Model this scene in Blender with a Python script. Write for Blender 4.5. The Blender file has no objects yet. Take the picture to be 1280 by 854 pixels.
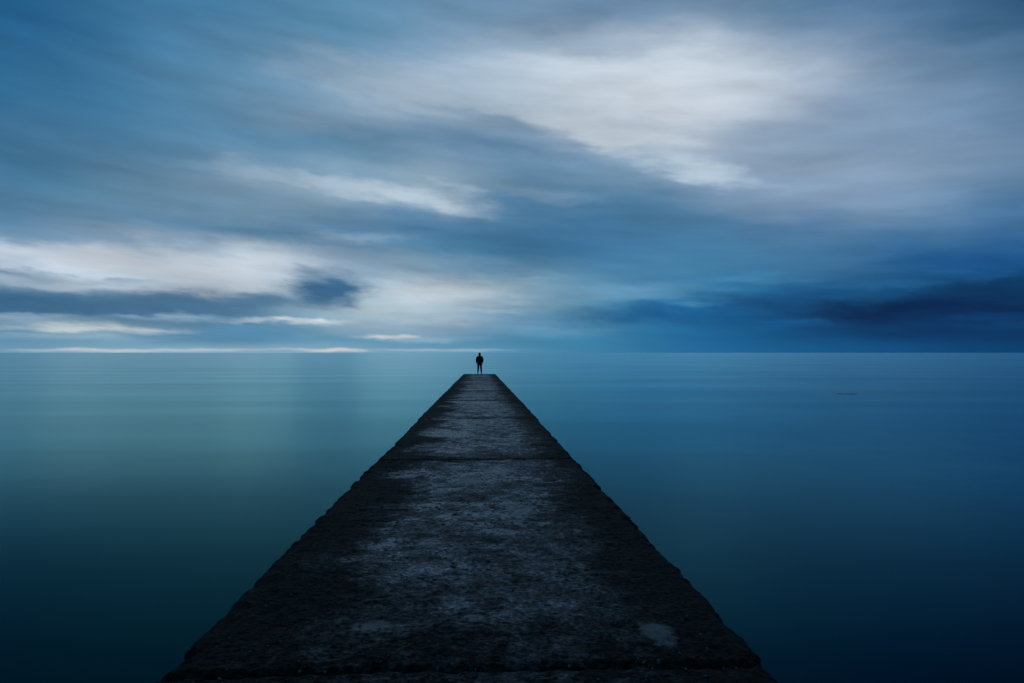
import bpy, bmesh, math, random
import numpy as np
from mathutils import Vector, Matrix
random.seed(7)
scene = bpy.context.scene
C = scene.collection
R = math.radians
scene.view_settings.view_transform = 'Standard'
scene.view_settings.look = 'None'
scene.view_settings.exposure = 0

# ------------------------------------------------------------------ camera
F = 853.33; YAW = math.atan(40/F); PITCH = math.atan(14/F)
CAMX, CAMZ = 0.05, 2.57
cam = bpy.data.objects.new('camera', bpy.data.cameras.new('camera'))
C.objects.link(cam); scene.camera = cam
cam.data.lens = 24; cam.data.sensor_width = 36
cam.data.clip_end = 90000; cam.data.clip_start = 0.05
cam.location = (CAMX, 0, CAMZ)
cam.rotation_euler = (R(90)+PITCH, 0, -YAW)

def tag(o, label=None, cat=None, group=None, kind=None):
    if label: o['label'] = label
    if cat: o['category'] = cat
    if group: o['group'] = group
    if kind: o['kind'] = kind

# ------------------------------------------------------------------ node helper
class NT:
    def __init__(s, tree): s.t = tree; s.n = tree.nodes; s.l = tree.links
    def put(s, sock, v):
        if isinstance(v, bpy.types.NodeSocket): s.l.new(v, sock)
        elif v is not None:
            if sock.type == 'RGBA' and len(v) == 3: v = (*v, 1)
            sock.default_value = v
    def math(s, op, a, b=None, c=None, clamp=False):
        n = s.n.new('ShaderNodeMath'); n.operation = op; n.use_clamp = clamp
        s.put(n.inputs[0], a)
        if b is not None: s.put(n.inputs[1], b)
        if c is not None: s.put(n.inputs[2], c)
        return n.outputs[0]
    def xyz(s, x, y, z=0.0):
        n = s.n.new('ShaderNodeCombineXYZ')
        for i, v in enumerate((x, y, z)): s.put(n.inputs[i], v)
        return n.outputs[0]
    def sep(s, v):
        n = s.n.new('ShaderNodeSeparateXYZ'); s.put(n.inputs[0], v); return n.outputs
    def noise(s, vec, scale=1, detail=3, rough=.5, dist=0, color=False):
        n = s.n.new('ShaderNodeTexNoise'); s.put(n.inputs['Vector'], vec)
        n.inputs['Scale'].default_value = scale; n.inputs['Detail'].default_value = detail
        n.inputs['Roughness'].default_value = rough; n.inputs['Distortion'].default_value = dist
        return n.outputs['Color' if color else 'Fac']
    def mr(s, v, a, b, c=0.0, d=1.0, smooth=False):
        n = s.n.new('ShaderNodeMapRange'); n.clamp = True
        if smooth: n.interpolation_type = 'SMOOTHSTEP'
        s.put(n.inputs['Value'], v)
        for k, q in zip(('From Min', 'From Max', 'To Min', 'To Max'), (a, b, c, d)): s.put(n.inputs[k], q)
        return n.outputs['Result']
    def mix(s, f, a, b, blend='MIX'):
        n = s.n.new('ShaderNodeMix'); n.data_type = 'RGBA'; n.blend_type = blend
        s.put(n.inputs[0], f); s.put(n.inputs[6], a); s.put(n.inputs[7], b)
        return n.outputs[2]
    def mapping(s, vec, loc=(0,0,0), rot=(0,0,0), scale=(1,1,1), typ='POINT'):
        n = s.n.new('ShaderNodeMapping'); n.vector_type = typ
        s.put(n.inputs['Vector'], vec)
        n.inputs['Location'].default_value = loc; n.inputs['Rotation'].default_value = rot; n.inputs['Scale'].default_value = scale
        return n.outputs[0]

def lin(c):
    c = c/255
    return c/12.92 if c <= .04045 else ((c+.055)/1.055)**2.4
def hexlin(h): return np.array([lin(int(h[i:i+2], 16)) for i in (0, 2, 4)])

# ------------------------------------------------------------------ the sky: cloud colours by direction (azimuth, elevation)
COLS = [0,107,213,320,427,533,640,747,853,960,1067,1173,1280]
ROWS = {
 0:  '1f5a85 2b6289 396e93 48799b 54819f 5f88a6 6488a8 6182a2 6a87a4 67849f 56789a 44698c 2a5273',
 60: '27618a 346a90 447699 5581a1 6389a6 7895b0 8ca2b8 8fa2b8 9aaabd a0adbf 8598b0 5f7e9c 3d6384',
 120:'2f678e 3b7094 4a7a9b 5f89a7 7f99b0 98a8b9 98a9bb b8bfcb c0c4cf b0b8c6 8e9fb5 6f88a4 557594',
 180:'3a6e92 447599 4f7c9b 5a82a0 5a829f 6686a1 6f8ba6 8fa2b6 a6b1c0 8699b0 8296af 7a90aa 6a839f',
 240:'4a7899 52809e 6a8ca6 7f99af 88a0b3 8ea2b3 5f84a1 57809f 6284a2 8095ae 7e93ad 6e89a6 587a9a',
 290:'6d8ca7 6f8da8 5f849f 527d9b 4a7698 4a7698 3f7095 417197 4a799d 51799d 4f779b 456f96 376490',
 330:'a9b5c4 b5becb b3bcc9 b0bac6 8a9fb3 5d849f 4d7c9c 43769b 447a9f 43769c 356a96 235d8f 174f83',
 362:'7f9ab0 9cafc0 a6b6c4 98acbc 7a9ab0 b0bcc8 8ea8ba 5f8daa 3c78a0 2a6a98 1d5c8a 124874 0f4068',
 385:'2f6a8f 33698d 386e92 55829f 8ba6b7 a5b6c3 7a9db4 4d84a5 256a96 185784 0e416c 083058 082c54',
 410:'5f8ba8 7f9fb2 5a86a4 4a80a0 80a0b4 869fb4 5f8cab 3c7aa0 1f6696 155a8a 0f4a78 0b3c68 0a3460',
 428:'558cab 6094b0 5a90ae 5a90ae 5690ae 568eac 4585a8 357aa0 216797 165a8a 104e7e 0c4372 0a3c68',
 441:'6a98b2 7ca2b8 84a8bb 84a6ba 7c9fb4 6e9ab4 528cac 3a7ca0 246a98 185e8e 125282 0e4674 0b3e6a',
}
RY = sorted(ROWS); TAB = np.array([[hexlin(h) for h in ROWS[y].split()] for y in RY])
def cr(p0, p1, p2, p3, t):
    return np.clip(.5*(2*p1+(p2-p0)*t+(2*p0-5*p1+4*p2-p3)*t*t+(3*p1-p0-3*p2+p3)*t**3), np.minimum(p1,p2)*.92, np.maximum(p1,p2)*1.05)
def samp1(xs, vals, x):
    n = len(xs); x = min(max(x, xs[0]), xs[-1]); i = min(int(np.searchsorted(xs, x, side='right'))-1, n-2)
    t = (x-xs[i])/(xs[i+1]-xs[i])
    return cr(vals[max(i-1,0)], vals[i], vals[i+1], vals[min(i+2,n-1)], t)
def sample(px, py): return samp1(RY, [samp1(COLS, r, px) for r in TAB], py)
def dir2px(az, el):
    az, el = R(az), R(el)
    v = Matrix.Rotation(-PITCH, 3, 'X') @ Matrix.Rotation(YAW, 3, 'Z') @ Vector((math.sin(az)*math.cos(el), math.cos(az)*math.cos(el), math.sin(el)))
    return 640+F*v.x/v.y, 427-F*v.z/v.y
def px2dir(x, y):
    v = Matrix.Rotation(-YAW, 3, 'Z') @ Matrix.Rotation(PITCH, 3, 'X') @ Vector(((x-640)/F, 1, (427-y)/F))
    v.normalize(); return math.degrees(math.atan2(v.x, v.y)), math.degrees(math.asin(v.z))
NEU = hexlin('2c5f84')
def skycol(az, el):
    p = dir2px(max(-40, min(43, az)), min(el, 40))
    c = sample(*p)
    k = max(0, (abs(az-1.5)-38)/22); k = min(1, k); k = k*k*(3-2*k)
    c = c*(1-k)+NEU*k
    e = min(1, max(0, (el-26)/20)); return c*(1-e)+hexlin('28587c')*e

world = bpy.data.worlds.new('World'); scene.world = world; world.use_nodes = True
world.cycles.sampling_method = 'NONE'
w = NT(world.node_tree); w.n.clear()
gen = w.n.new('ShaderNodeTexCoord').outputs['Generated']
X, Y, Z = w.sep(gen)
az = w.math('MULTIPLY', w.math('ARCTAN2', X, Y), 57.2958)
el = w.math('MULTIPLY', w.math('ARCSINE', Z), 57.2958)
P0 = w.xyz(az, el)
def lin2(ax, ay, a, b, c):
    return w.math('MULTIPLY_ADD', ax, a, w.math('MULTIPLY_ADD', ay, b, c))
def scaled(sx, sy, tilt, ox=0.0, oy=0.0):
    c_, s_ = math.cos(R(tilt)), math.sin(R(tilt))
    return w.xyz(lin2(az, el, c_*sx, -s_*sx, ox), lin2(az, el, s_*sy, c_*sy, oy))
wn = w.noise(scaled(.06, .15, 6), 1, 3, .5, color=True)
wr, wg, wb = w.sep(wn)
calm = w.mr(el, 0, 10, .08, 1)
dA = w.math('MULTIPLY', w.math('SUBTRACT', wr, .5), w.math('MULTIPLY', calm, 12.0))
wf = w.noise(scaled(.10, .40, 5, 9, 3), 1, 4, .52)
dE = w.math('MULTIPLY', w.math('ADD', w.math('MULTIPLY', w.math('SUBTRACT', wg, .5), 3.2), w.math('MULTIPLY', w.math('SUBTRACT', wf, .5), 4.0)), calm)
azw = w.math('ADD', az, dA); elw = w.math('ADD', el, dE)
pn = w.noise(scaled(.24, .8, 4, 2, 8), 1, 4, .58, color=True)
pr, pg, pb = w.sep(pn)
azc = w.math('MULTIPLY_ADD', dA, .55, w.math('MULTIPLY_ADD', w.math('SUBTRACT', pr, .5), w.mr(el, 0, 6, 7.5, 7.0), az))
elc = w.math('MULTIPLY_ADD', dE, .6, w.math('MULTIPLY_ADD', w.math('SUBTRACT', pg, .5), w.mr(el, 0, 4, .5, 2.2), el))
fac = w.mr(azw, -60, 60)
els = [0,.4,1.0,1.8,2.7,3.6,4.6,5.6,6.8,8.2,9.6,11.2,13,15,17,19.5,22.5,26,31,46]
azs = [-60,-48]+list(np.linspace(-39, 42, 28))+[50,60]
col = None
for i, e in enumerate(els):
    rn = w.n.new('ShaderNodeValToRGB'); cr_ = rn.color_ramp; cr_.interpolation = 'LINEAR'
    w.l.new(fac, rn.inputs[0])
    for j, a in enumerate(azs):
        pos = (a+60)/120
        if j == 0: q = cr_.elements[0]; q.position = 0
        elif j == len(azs)-1: q = [k for k in cr_.elements if k.position > .999][0]
        else: q = cr_.elements.new(pos)
        q.color = (*[float(v) for v in skycol(a, e)], 1)
    col = rn.outputs[0] if col is None else w.mix(w.mr(elw, els[i-1], e), col, rn.outputs[0])
s2 = w.noise(scaled(.13, .95, 2, 1, 7), 1, 4, .52)
brk = w.mr(s2, .36, .60, .25, 1.15)
def cloud(col, px, py, sx, sy, tilt, hx, st):
    a, e = px2dir(px, py)
    c_, s_ = math.cos(R(-tilt)), math.sin(R(-tilt)); rx, ry = sx/14.9*1.5, sy/14.9*1.5
    u = lin2(azc, elc, c_/rx, s_/rx, -(a*c_+e*s_)/rx)
    v = lin2(azc, elc, -s_/ry, c_/ry, -(-a*s_+e*c_)/ry)
    r2 = w.math('MULTIPLY_ADD', u, u, w.math('MULTIPLY', v, v))
    g = w.math('SUBTRACT', 1.0, r2, clamp=True)
    g = w.math('MULTIPLY', g, g)
    if sy < 9: g = w.math('MULTIPLY', g, brk)
    f = w.math('MULTIPLY', g, st, clamp=True)
    return w.mix(f, col, tuple(float(v) for v in hexlin(hx)))
FE = [
 (800,106,190,44,4,'d4d9e1',.78),(540,108,160,28,3,'b0bdcb',.65),(770,168,120,16,14,'cfd5dd',.65),(865,210,90,12,14,'c2ccd6',.65),
 (640,186,120,12,6,'55799a',.5),(600,144,90,9,10,'6889a5',.4),(700,62,130,10,3,'8ba1b8',.4),(350,180,170,14,2,'4d7c9d',.4),(1000,205,130,12,8,'94a3b8',.4),(1010,160,90,12,6,'7792ad',.4),
 (505,243,105,13,5,'bcc7d2',.8),(390,226,120,10,4,'a8b8c6',.5),(680,240,60,9,6,'8298af',.5),(560,286,170,14,3,'3f7197',.45),(440,296,70,9,2,'8ca3b6',.5),
 (300,292,120,9,3,'4a7b9b',.55),(190,302,60,7,2,'5a7f9d',.5),(760,262,150,14,5,'4b789b',.45),
 (290,335,120,20,2,'c8cdd6',.65),(70,322,110,11,3,'c9cdd6',.65),(60,349,90,6,2,'507797',1.1),(150,360,120,9,2,'b8c2cc',.6),
 (545,366,110,14,0,'c8cfd6',.6),(640,352,60,7,2,'8fa9bb',.5),(480,386,70,9,0,'b8c4cd',.5),(413,362,40,22,0,'2c6187',1.1),
 (90,384,140,12,0,'2f648a',.95),(250,379,110,12,0,'35688c',.95),(335,374,36,10,-3,'386a8e',.8),
 (130,410,75,4.5,0,'dad9d8',.95),(40,400,60,5,0,'9db4c4',.6),(90,421,80,4,0,'8eaebf',.6),(380,404,80,4.5,0,'ccd2d8',.9),(475,420,42,3.6,0,'dcd4d2',.85),(220,397,70,4.5,0,'8aa8bc',.6),(560,402,60,4,0,'a4b7c4',.6),(540,424,60,4,0,'8fb0c2',.5),
 (290,419,110,10,0,'3d7ea4',.75),(640,408,110,7,0,'6f98b2',.5),(600,386,80,6,0,'a9b9c5',.5),(815,391,90,13,-3,'14578a',.85),(690,415,70,8,0,'5a8dad',.5),
 (760,365,110,10,2,'6d95b0',.45),(890,377,50,8,0,'4582a6',.6),(1010,370,100,13,-8,'1a5084',.65),(1150,396,200,20,1,'08325e',.8),(1260,372,110,26,0,'09305a',.7),(1080,350,70,9,3,'2a6490',.6),(950,350,60,7,-2,'4583a8',.6),(1180,345,70,8,2,'1f5e92',.7),(1220,322,80,10,3,'1a5085',.6),
 (1100,392,80,10,-4,'06244c',.75),(1210,388,80,9,4,'06244c',.75),(1010,402,60,6,0,'185a92',.7),(1240,405,60,6,0,'0e4678',.6),(1060,374,50,6,-4,'1d5f94',.6),(1170,416,170,10,0,'08335f',.6),
 (150,438,90,2.2,0,'c8c5cc',.7),(300,437,60,2.0,0,'c8c5cc',.6),(410,438,50,2.2,0,'d6cacc',.7),(560,437,80,2.2,0,'b8c0c8',.6),
]
for f_ in FE: col = cloud(col, *f_)
s1 = w.noise(scaled(.05, .28, 8, 4, 1), 1, 4, .52, .3)
st = w.math('MULTIPLY_ADD', w.mr(s2, .25, .75, -.14, .14), w.mr(el, 4, 14, 1, .5), w.mr(s1, .25, .75, -.19, .21))
bright = w.math('MULTIPLY_ADD', st, w.mr(el, .2, 3, .3, 1), 1.02)
col = w.mix(1.0, col, w.xyz(w.math('MULTIPLY', bright, .94), bright, w.math('MULTIPLY', bright, 1.02)), 'MULTIPLY')
sky = w.n.new('ShaderNodeTexSky'); sky.sky_type = 'NISHITA'; sky.sun_disc = False
sky.sun_elevation = R(12); sky.sun_rotation = R(-20)
b1 = w.n.new('ShaderNodeBackground'); w.l.new(sky.outputs[0], b1.inputs[0]); b1.inputs[1].default_value = .0005
b2 = w.n.new('ShaderNodeBackground'); w.l.new(col, b2.inputs[0]); b2.inputs[1].default_value = 1.0
ad = w.n.new('ShaderNodeAddShader'); w.l.new(b1.outputs[0], ad.inputs[0]); w.l.new(b2.outputs[0], ad.inputs[1])
wo = w.n.new('ShaderNodeOutputWorld'); w.l.new(ad.outputs[0], wo.inputs[0])

sun = bpy.data.objects.new('sun', bpy.data.lights.new('sun', 'SUN')); C.objects.link(sun)
sun.data.energy = .012; sun.data.angle = R(30); sun.data.color = (1, .95, .9)
sun.rotation_euler = (R(-60), 0, R(20))

# ------------------------------------------------------------------ materials
def material(name):
    m = bpy.data.materials.new(name); m.use_nodes = True
    t = NT(m.node_tree); b = t.n['Principled BSDF']
    return m, t, b
wm = bpy.data.materials.new('sea_water'); wm.use_nodes = True
t = NT(wm.node_tree); t.n.clear()
pos = t.n.new('ShaderNodeNewGeometry').outputs['Position']
px, py, pz = t.sep(pos)
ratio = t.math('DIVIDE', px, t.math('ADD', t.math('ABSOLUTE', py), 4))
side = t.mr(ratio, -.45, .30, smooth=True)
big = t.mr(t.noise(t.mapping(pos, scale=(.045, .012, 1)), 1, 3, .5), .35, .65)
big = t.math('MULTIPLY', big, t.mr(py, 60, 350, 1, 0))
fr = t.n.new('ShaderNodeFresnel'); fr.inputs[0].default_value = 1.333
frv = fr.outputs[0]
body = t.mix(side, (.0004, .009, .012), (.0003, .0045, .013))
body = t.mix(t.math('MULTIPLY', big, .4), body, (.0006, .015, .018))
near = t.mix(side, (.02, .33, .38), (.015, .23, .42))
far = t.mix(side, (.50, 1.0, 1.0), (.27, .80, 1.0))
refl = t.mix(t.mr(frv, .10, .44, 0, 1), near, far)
refl = t.mix(t.mr(frv, .50, .92, 0, .75), refl, t.mix(side, (.80, 1.0, 1.0), (.55, .92, 1.0)))  # distance mist put into the colour: paler reflection tint towards the horizon
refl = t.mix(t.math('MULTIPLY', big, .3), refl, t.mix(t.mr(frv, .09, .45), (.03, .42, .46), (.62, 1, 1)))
# faint drifting current lines on the surface
cur = t.mr(t.noise(t.mapping(pos, rot=(0,0,R(7)), scale=(.022, .13, 1)), 1, 4, .55), .3, .7, -.09, .09)
cur = t.math('MULTIPLY_ADD', cur, t.mr(py, 120, 600, 1, 0), 1.0)
refl = t.mix(1.0, refl, t.xyz(cur, cur, cur), 'MULTIPLY')
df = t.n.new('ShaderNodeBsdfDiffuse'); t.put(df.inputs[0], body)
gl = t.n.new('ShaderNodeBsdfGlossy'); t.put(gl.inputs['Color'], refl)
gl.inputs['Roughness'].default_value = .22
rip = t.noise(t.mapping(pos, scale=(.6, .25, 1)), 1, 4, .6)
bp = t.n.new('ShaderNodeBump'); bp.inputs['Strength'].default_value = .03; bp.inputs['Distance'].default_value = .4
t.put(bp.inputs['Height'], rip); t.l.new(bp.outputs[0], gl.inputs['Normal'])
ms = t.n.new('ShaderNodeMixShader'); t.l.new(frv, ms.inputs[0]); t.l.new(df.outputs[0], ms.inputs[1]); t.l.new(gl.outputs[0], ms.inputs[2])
out = t.n.new('ShaderNodeOutputMaterial'); t.l.new(ms.outputs[0], out.inputs[0])

def concrete(name, deck=True):
    m, t, b = material(name)
    pos = t.n.new('ShaderNodeNewGeometry').outputs['Position']
    px, py, pz = t.sep(pos)
    n1 = t.noise(pos, .8, 5, .6, .3)
    n2 = t.noise(t.mapping(pos, loc=(3, 5, 0)), 4.5, 7, .74, .5)
    n3 = t.noise(t.mapping(pos, loc=(7, 1, 0)), 30, 4, .75)
    vo = t.n.new('ShaderNodeTexVoronoi'); t.l.new(pos, vo.inputs['Vector']); vo.inputs['Scale'].default_value = 45
    peb = vo.outputs['Distance']
    vo2 = t.n.new('ShaderNodeTexVoronoi'); t.l.new(pos, vo2.inputs['Vector']); vo2.inputs['Scale'].default_value = 14
    pits = t.math('MULTIPLY', t.mr(vo2.outputs['Distance'], .14, .32, 1, 0), t.mr(n1, .40, .52))
    dark = t.mix(t.mr(n3, .42, .62), (.002, .0015, .001), (.042, .028, .020))
    dark = t.mix(t.mr(n2, .5, .7, 0, .6), dark, (.034, .025, .021))
    if deck:
        pale = t.mix(t.mr(n3, .40, .60), (.050, .040, .040), (.34, .285, .285))
        cx = t.math('ABSOLUTE', t.math('ADD', px, t.math('MULTIPLY_ADD', t.math('SUBTRACT', n1, .5), 1.7, -.05)))
        centre = t.mr(cx, .45, 1.28, 1, 0, True)
        bay = t.math('FLOOR', t.math('DIVIDE', t.math('ADD', py, 3.15), 6.2))
        wnz = t.n.new('ShaderNodeTexWhiteNoise'); wnz.noise_dimensions = '1D'; t.put(wnz.inputs['W'], t.math('ADD', bay, 4.3))
        fb = t.math('FRACT', t.math('DIVIDE', t.math('ADD', py, 3.15), 6.2))
        s = t.math('MULTIPLY_ADD', n1, .70, t.math('MULTIPLY_ADD', n2, 1.35, t.math('MULTIPLY', n3, .60)))
        s = t.math('MULTIPLY_ADD', centre, .30, s)
        s = t.math('ADD', s, t.mr(py, 3.5, 8.5, -.07, .02, True))
        s = t.math('MULTIPLY_ADD', t.math('SUBTRACT', wnz.outputs['Value'], .5), .09, s)
        s = t.math('ADD', s, t.mr(fb, 0, .13, -.20, 0, True))
        s = t.math('ADD', s, t.mr(py, 3.04, 3.06, -.25, 0))
        mask = t.math('MULTIPLY', t.mr(s, 1.53, 1.76, 0, 1), t.mr(centre, 0, .3))
        film = t.math('MULTIPLY', t.mr(s, 1.28, 1.60), centre)
        pud = None
        for (qx, qy, rx, ry) in ((.93, 3.38, .085, .13), (-.50, 3.55, .10, .07), (.02, 3.62, .06, .05), (-.32, 5.1, .10, .12), (.42, 6.2, .12, .2), (-.1, 7.6, .2, .22), (.3, 8.3, .16, .2)):
            dx = t.math('MULTIPLY', t.math('SUBTRACT', px, qx), 1/rx); dy = t.math('MULTIPLY', t.math('SUBTRACT', py, qy), 1/ry)
            r2 = t.math('MULTIPLY_ADD', dx, dx, t.math('MULTIPLY', dy, dy))
            q = t.mr(t.math('MULTIPLY_ADD', t.math('SUBTRACT', n2, .5), 9.0, r2), .3, 1.2, 1, 0)
            q = t.math('MULTIPLY', q, t.mr(r2, 1.6, 3.0, 1, 0))
            pud = q if pud is None else t.math('MAXIMUM', pud, q)
        cc = t.mix(t.math('MULTIPLY', film, .8), dark, t.mix(t.mr(n3, .42, .6), (.018, .013, .012), (.110, .086, .084)))
        cc = t.mix(mask, cc, pale)
        cc = t.mix(t.math('MULTIPLY', pits, .9), cc, (.004, .003, .003))
        cc = t.mix(t.math('MULTIPLY', pud, .55), cc, (.15, .125, .125))
        wet = t.math('MAXIMUM', mask, t.math('MULTIPLY', film, .45))
        wet = t.math('MULTIPLY', wet, t.math('SUBTRACT', 1.0, pits))
        t.put(b.inputs['Roughness'], t.math('SUBTRACT', t.mr(wet, 0, 1, .70, .30), t.math('MULTIPLY', pud, .12), clamp=True))
        t.put(b.inputs['Specular IOR Level'], t.math('MAXIMUM', t.mr(wet, 0, 1, .05, .48), t.math('MULTIPLY', pud, .6)))
    else:
        cc = t.mix(t.mr(pz, .05, .5), (.004, .007, .005), dark)
        b.inputs['Roughness'].default_value = .55
        b.inputs['Specular IOR Level'].default_value = .25
    t.put(b.inputs['Base Color'], cc)
    h = t.math('MULTIPLY_ADD', n3, 1.0, t.math('MULTIPLY_ADD', n2, 1.4, t.math('MULTIPLY', peb, .5)))
    h = t.math('MULTIPLY_ADD', pits, -.6, h)
    bp = t.n.new('ShaderNodeBump'); bp.inputs['Strength'].default_value = 1.0; bp.inputs['Distance'].default_value = .020
    t.put(bp.inputs['Height'], h); t.l.new(bp.outputs[0], b.inputs['Normal'])
    return m
deckm = concrete('weathered_concrete'); basem = concrete('wet_foundation_concrete', False)
def plain(name, colr, rough=.8, sc=30, spec=.2):
    m, t, b = material(name)
    pos = t.n.new('ShaderNodeTexCoord').outputs['Object']
    n = t.noise(pos, sc, 4, .6)
    c2 = tuple(min(1, v*1.7) for v in colr)
    t.put(b.inputs['Base Color'], t.mix(n, colr, c2)); b.inputs['Roughness'].default_value = rough
    b.inputs['Specular IOR Level'].default_value = spec
    return m
jacketm = plain('dark_jacket_cloth', (.006, .007, .010)); trouserm = plain('dark_trouser_cloth', (.008, .010, .016))
skinm = plain('skin', (.22, .12, .08), .5, 8); hairm = plain('hair', (.008, .006, .005), .6); shoem = plain('shoe_leather', (.008, .007, .007), .5)
rockm = plain('wet_rock', (.055, .038, .036), .35, 6, .5)

def link(name, me, mat, parent=None, smooth=True):
    o = bpy.data.objects.new(name, me); C.objects.link(o)
    if mat: me.materials.append(mat)
    if parent: o.parent = parent
    if smooth: me.polygons.foreach_set('use_smooth', [True]*len(me.polygons))
    return o
def grid_mesh(name, VX, VY, VZ):
    ny, nx = VX.shape
    co = np.stack([VX, VY, VZ], -1).reshape(-1, 3)
    i = np.arange(ny-1)[:, None]*nx+np.arange(nx-1)[None, :]
    q = np.stack([i, i+1, i+nx+1, i+nx], -1).reshape(-1, 4)
    me = bpy.data.meshes.new(name); me.from_pydata(co.tolist(), [], q.tolist()); me.update(); return me

rng = np.random.RandomState(3); TBL = rng.rand(256, 256)
def vn(x, y):
    xi, yi = np.floor(x).astype(int), np.floor(y).astype(int); fx, fy = x-xi, y-yi
    fx = fx*fx*(3-2*fx); fy = fy*fy*(3-2*fy)
    g = lambda a, b_: TBL[(b_) % 256, (a) % 256]
    return (g(xi, yi)*(1-fx)+g(xi+1, yi)*fx)*(1-fy)+(g(xi, yi+1)*(1-fx)+g(xi+1, yi+1)*fx)*fy
def fbm(x, y, o=4, r=.5):
    s = 0; a = 1; tt = 0
    for k in range(o): s = s+a*vn(x*2**k+17.3*k, y*2**k+5.1*k); tt += a; a *= r
    return s/tt-.5

# ------------------------------------------------------------------ sea
ys = np.concatenate([-np.geomspace(60000, 20, 12), np.linspace(-15, 100, 24), np.geomspace(120, 60000, 24)])
xs = np.concatenate([-np.geomspace(60000, 20, 14), np.linspace(-15, 15, 7), np.geomspace(20, 60000, 14)])
gx, gy = np.meshgrid(xs, ys)
sea = link('sea', grid_mesh('sea', gx, gy, gx*0), wm, smooth=False)
tag(sea, 'calm teal and blue sea blurred smooth around the pier', 'sea', kind='structure')

# ------------------------------------------------------------------ pier
HW = 1.35; SL = -.007; END = 57.0
def dz(y): return 1.2+SL*y
def surf(x, y):
    return .018*fbm(x*1.4+5, y*1.4+8, 7, .62)+.018*fbm(x*12, y*12, 3, .7)
pier = bpy.data.objects.new('pier', None); C.objects.link(pier); pier.location = (0, 0, 0)
tag(pier, 'long straight weathered concrete pier running out into the calm sea', 'pier')
joints = [-9.35+6.2*k for k in range(11)]+[END]
def jline(x, J): return .10*fbm(x*1.5+J, x*0+J*3.3, 5, .68)      # ragged line of a joint
for k in range(len(joints)-1):
    y0, y1 = joints[k]+.007, joints[k+1]-.007
    if k >= 3: y0 += .006
    d = .016 if k in (1, 2) else (.03 if k == 3 else (.05 if k < 6 else .08))
    if k == 0: d = .08
    nx = int(2*HW/d); ny = int((y1-y0)/d)
    u = np.linspace(-1, 1, nx); v = np.linspace(0, 1, ny)
    u = np.concatenate([[-1], u, [1]]); v = np.concatenate([[0], v, [1]])
    U, V = np.meshgrid(u, v)
    Yv = y0+V*(y1-y0)
    off = .010+(random.random()-.5)*.012; wd = HW+(random.random()-.5)*.03
    eL = .07*fbm(Yv*8, Yv*0+9, 5, .78)
    eR = .07*fbm(Yv*8+50, Yv*0+19, 5, .78)
    cL = np.clip(fbm(Yv*4.2+11, Yv*0+31, 4, .7)-.13, 0, 1)*.36; cR = np.clip(fbm(Yv*4.2+61, Yv*0+41, 4, .7)-.13, 0, 1)*.36
    Xe = np.where(U < 0, wd+eL-cL, wd+eR-cR)
    Xv = off+U*Xe
    g1 = .02*fbm(Xv*9, Xv*0+k, 4, .7)
    Yj = Yv+(jline(Xv, joints[k])+g1*(k >= 0))*np.exp(-(Yv-y0)/.3)+jline(Xv, joints[k+1])*np.exp(-(y1-Yv)/.3)
    ed = (1-np.abs(U))*HW
    ed2 = np.minimum(Yv-y0, y1-Yv)
    pit = fbm(Xv*5+30, Yv*5+11, 4, .6)
    er = fbm(Xv*9+70, Yv*9+2, 4, .65)+.5
    wE = .01+.08*er
    drop = -.04*np.clip(1-ed/wE, 0, 1)**1.2*(.3+1.3*er)
    drop2 = -.022*np.clip(1-ed2/(.01+.06*er), 0, 1)
    Zv = dz(Yv)+surf(Xv, Yv)-.05*np.clip(pit-.13, 0, 1)+drop+drop2+(random.random()-.5)*.006
    low = np.zeros_like(Zv, bool); low[0, :] = low[-1, :] = True; low[:, 0] = low[:, -1] = True
    Zv = np.where(low, dz(Yv)-.34, Zv)
    link('deck_slab', grid_mesh('deck_slab', Xv, Yj, Zv), deckm, pier)
prof = [(-1.66, -1.2), (-1.50, .05), (-1.38, .55), (-1.27, None), (1.27, None), (1.38, .55), (1.50, .05), (1.66, -1.2)]
yy = np.linspace(-9.2, END-.12, 330)
VX, VY, VZ = [], [], []
fine = []
for a, bq in zip(prof[:-1], prof[1:]):
    for s in np.linspace(0, 1, 6)[:-1]: fine.append((a, bq, s))
fine.append((prof[-1], prof[-1], 0))
for y in yy:
    r = [], [], []
    for a, bq, s in fine:
        za = dz(y)-.22 if a[1] is None else min(a[1], dz(y)-.25); zb = dz(y)-.22 if bq[1] is None else min(bq[1], dz(y)-.25)
        r[0].append(a[0]*(1-s)+bq[0]*s); r[1].append(y); r[2].append(za*(1-s)+zb*s)
    VX.append(r[0]); VY.append(r[1]); VZ.append(r[2])
VX, VY, VZ = map(np.array, (VX, VY, VZ))
VX = VX+np.sign(VX)*.07*(fbm(VY*1.3, VZ*2+VX, 4, .6)-.3)
fo = grid_mesh('foundation', VX, VY, VZ)
bm = bmesh.new(); bm.from_mesh(fo)
bmesh.ops.holes_fill(bm, edges=[e for e in bm.edges if e.is_boundary], sides=0)
bm.to_mesh(fo); bm.free()
link('foundation', fo, basem, pier)

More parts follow.
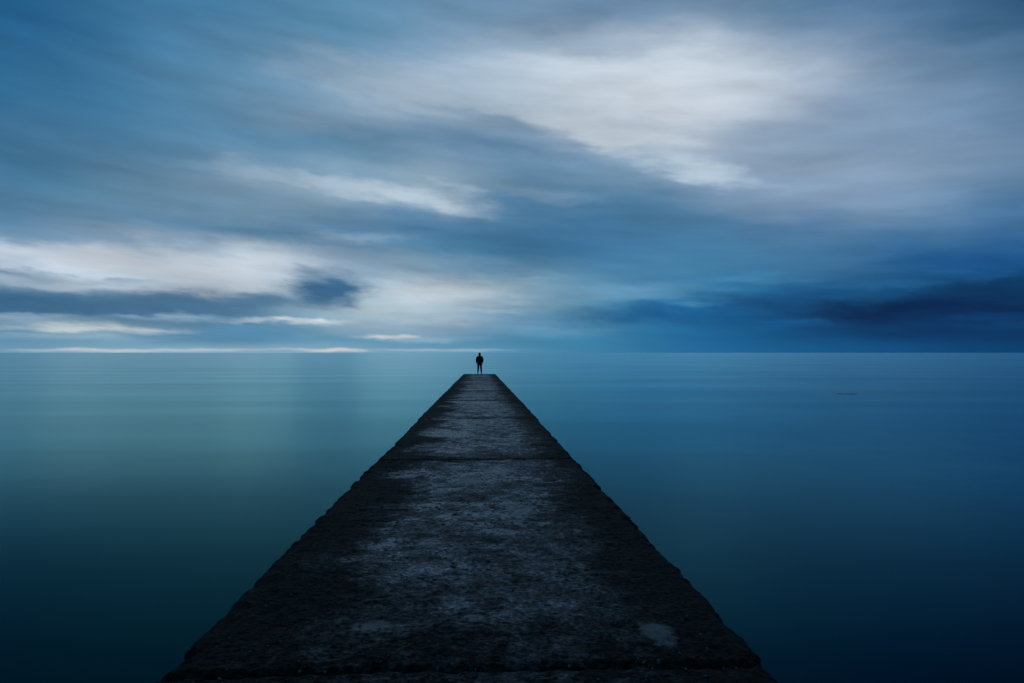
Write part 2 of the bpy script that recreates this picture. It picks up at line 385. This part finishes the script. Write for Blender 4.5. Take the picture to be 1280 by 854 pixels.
# loose grit on the slabs
bm = bmesh.new()
for i in range(800):
    y = 2.7+random.random()**1.6*9; x = random.uniform(-1.2, 1.2); r = random.uniform(.002, .009)
    fz = float(surf(np.array([x]), np.array([y]))[0])
    m = Matrix.Translation((x, y, dz(y)+fz+r*.2)) @ Matrix.Rotation(random.random()*6, 4, Vector((random.random(), 1, random.random())).normalized()) @ Matrix.Diagonal((r*random.uniform(.7,1.6), r, r*random.uniform(.5,.9), 1))
    bmesh.ops.create_icosphere(bm, subdivisions=1, radius=1, matrix=m)
me = bpy.data.meshes.new('grit'); bm.to_mesh(me); bm.free()
gm = plain('grit_stone', (.09, .075, .07), .7, 3)
g = link('grit', me, gm, smooth=False); tag(g, 'loose grit scattered over the near slabs of the pier', 'grit', kind='stuff')

# ------------------------------------------------------------------ rock to the right
def rock(px, py, wx, wy, hz, seed, label):
    a = (px-600)/F; dist = CAMZ/((py-441)/F)
    th = np.linspace(0, 2*np.pi, 97)[None, :]; rr = np.linspace(0, 1, 40)[:, None]
    Rr = 1+.5*fbm(np.cos(th)*1.7+seed, np.sin(th)*1.7+seed, 4)
    x = wx*rr*np.cos(th)*Rr; y = wy*rr*np.sin(th)*Rr
    z = hz*(1-rr**2)*(3.4*np.abs(fbm(x*3.2+seed, y*3, 5, .6)*2))-.020-.03*rr
    me = grid_mesh('rock', x, y, z)
    o = link('rock', me, rockm); o.location = (CAMX+a*dist, dist, 0.0)
    tag(o, label, 'rock'); return o
rock(1066, 494, 1.8, .8, .032, 3.0, 'low dark rock barely breaking the calm water right of the pier')

# ------------------------------------------------------------------ the person at the end
per = bpy.data.objects.new('person', None); C.objects.link(per)
PY = 56.45
tag(per, 'person in dark jacket and trousers standing alone at the far end of the pier', 'person')
def skin(name, chains, mat, sub=2):
    vs, es, rad, roots = [], [], [], []
    for V, E in chains:
        b0 = len(vs); idx = {}
        for kk, (co, r) in V.items(): idx[kk] = len(vs); vs.append(co); rad.append(r)
        roots.append(b0)
        es += [(idx[a], idx[b_]) for a, b_ in E]
    me = bpy.data.meshes.new(name); me.from_pydata(vs, es, []); me.update()
    o = bpy.data.objects.new(name, me); C.objects.link(o)
    o.modifiers.new('s', 'SKIN'); sv = me.skin_vertices[0].data
    for i, r in enumerate(rad):
        sv[i].radius = r if isinstance(r, tuple) else (r, r); sv[i].use_root = i in roots
    q = o.modifiers.new('d', 'SUBSURF'); q.levels = sub; q.render_levels = sub
    dg = bpy.context.evaluated_depsgraph_get(); dg.update()
    new = bpy.data.meshes.new_from_object(o.evaluated_get(dg)); new.name = name
    bpy.data.objects.remove(o)
    return link(name, new, mat, per)
S = (-1, 1)
V = {'pelvis': ((0,0,.95), (.14,.10)), 'waist': ((0,0,1.09), (.125,.09)), 'chest': ((0,0,1.27), (.15,.10)), 'up': ((0,-.01,1.41), (.12,.085)),
     'neck': ((0,.0,1.50), .055), 'jaw': ((0,.02,1.575), (.062,.075)), 'skull': ((0,.01,1.655), (.078,.095)), 'crown': ((0,.0,1.725), (.06,.07)), 'nose': ((0,.115,1.625), .012)}
E = [('pelvis','waist'),('waist','chest'),('chest','up'),('up','neck'),('neck','jaw'),('jaw','skull'),('skull','crown'),('skull','nose')]
fing = []
for s in S:
    n = 'l' if s < 0 else 'r'
    fw = .05 if s > 0 else -.02
    V.update({n+'sh': ((s*.18,0,1.40), .06), n+'el': ((s*.25,-.05,1.14), .043), n+'wr': ((s*.23,.06,.91), .028), n+'pa': ((s*.225,.085,.845), (.02,.038)),
              n+'hip': ((s*.09,0,.88), .09), n+'kn': ((s*.115,.02+fw*.5,.49), .06), n+'an': ((s*.14,-.01+fw,.09), .04), n+'to': ((s*.17,.15+fw,.035), .032), n+'ear': ((s*.085,0,1.63), .014)})
    E += [('up',n+'sh'),(n+'sh',n+'el'),(n+'el',n+'wr'),(n+'wr',n+'pa'),('pelvis',n+'hip'),(n+'hip',n+'kn'),(n+'kn',n+'an'),(n+'an',n+'to'),('skull',n+'ear')]
    for q, (dy, L) in enumerate([(.028,.075),(.010,.085),(-.010,.08),(-.028,.062)]):
        p0 = Vector((s*.225, .085+dy, .845)); p1 = p0+Vector((0, dy*.2, -.04)); p2 = p1+Vector((-s*.008, .004, -L*.5)); p3 = p2+Vector((-s*.022, .004, -L*.4))
        fing.append(({'a': (p0, .010), 'b': (p1, .0095), 'c': (p2, .009), 'd': (p3, .0075)}, [('a','b'),('b','c'),('c','d')]))
    p0 = Vector((s*.22, .10, .875)); fing.append(({'a': (p0, .012), 'b': (p0+Vector((-s*.012,.035,-.035)), .011), 'c': (p0+Vector((-s*.022,.04,-.07)), .009)}, [('a','b'),('b','c')]))
skin('body', [(V, E)]+fing, skinm)
J = {'pelvis': ((0,0,.84), (.205,.16)), 'hem': ((0,0,.93), (.205,.16)), 'waist': ((0,0,1.08), (.20,.15)), 'chest': ((0,0,1.27), (.225,.155)), 'up': ((0,-.01,1.40), (.185,.13)), 'col': ((0,-.01,1.49), (.11,.105)), 'top': ((0,-.01,1.55), (.085,.09))}
JE = [('pelvis','hem'),('hem','waist'),('waist','chest'),('chest','up'),('up','col'),('col','top')]
for s in S:
    n = 'l' if s < 0 else 'r'
    J.update({n+'sh': ((s*.20,0,1.39), .090), n+'el': ((s*.262,-.05,1.14), .077), n+'wr': ((s*.236,.045,.92), .057)})
    JE += [('up',n+'sh'),(n+'sh',n+'el'),(n+'el',n+'wr')]
skin('jacket', [(J, JE)], jacketm)
T = {'pelvis': ((0,0,.93), (.15,.12))}; TE = []
for s in S:
    n = 'l' if s < 0 else 'r'
    fw = .05 if s > 0 else -.02
    T.update({n+'hip': ((s*.095,0,.85), .11), n+'kn': ((s*.115,.02+fw*.5,.49), .085), n+'an': ((s*.14,-.01+fw,.12), .068)})
    TE += [('pelvis',n+'hip'),(n+'hip',n+'kn'),(n+'kn',n+'an')]
skin('trousers', [(T, TE)], trouserm)
skin('hair', [({'a': ((0,-.02,1.66), (.096,.105)), 'b': ((0,-.012,1.74), (.076,.088)), 'c': ((0,-.05,1.60), (.08,.06))}, [('a','b'),('a','c')])], hairm)
for s in S:
    fw = .05 if s > 0 else -.02
    skin('shoe', [({'a': ((s*.14,-.04+fw,.05), .048), 'b': ((s*.155,.08+fw,.042), .044), 'c': ((s*.17,.17+fw,.036), .034)}, [('a','b'),('b','c')])], shoem)
per.location = (CAMX-.03, PY, dz(PY)+.005)
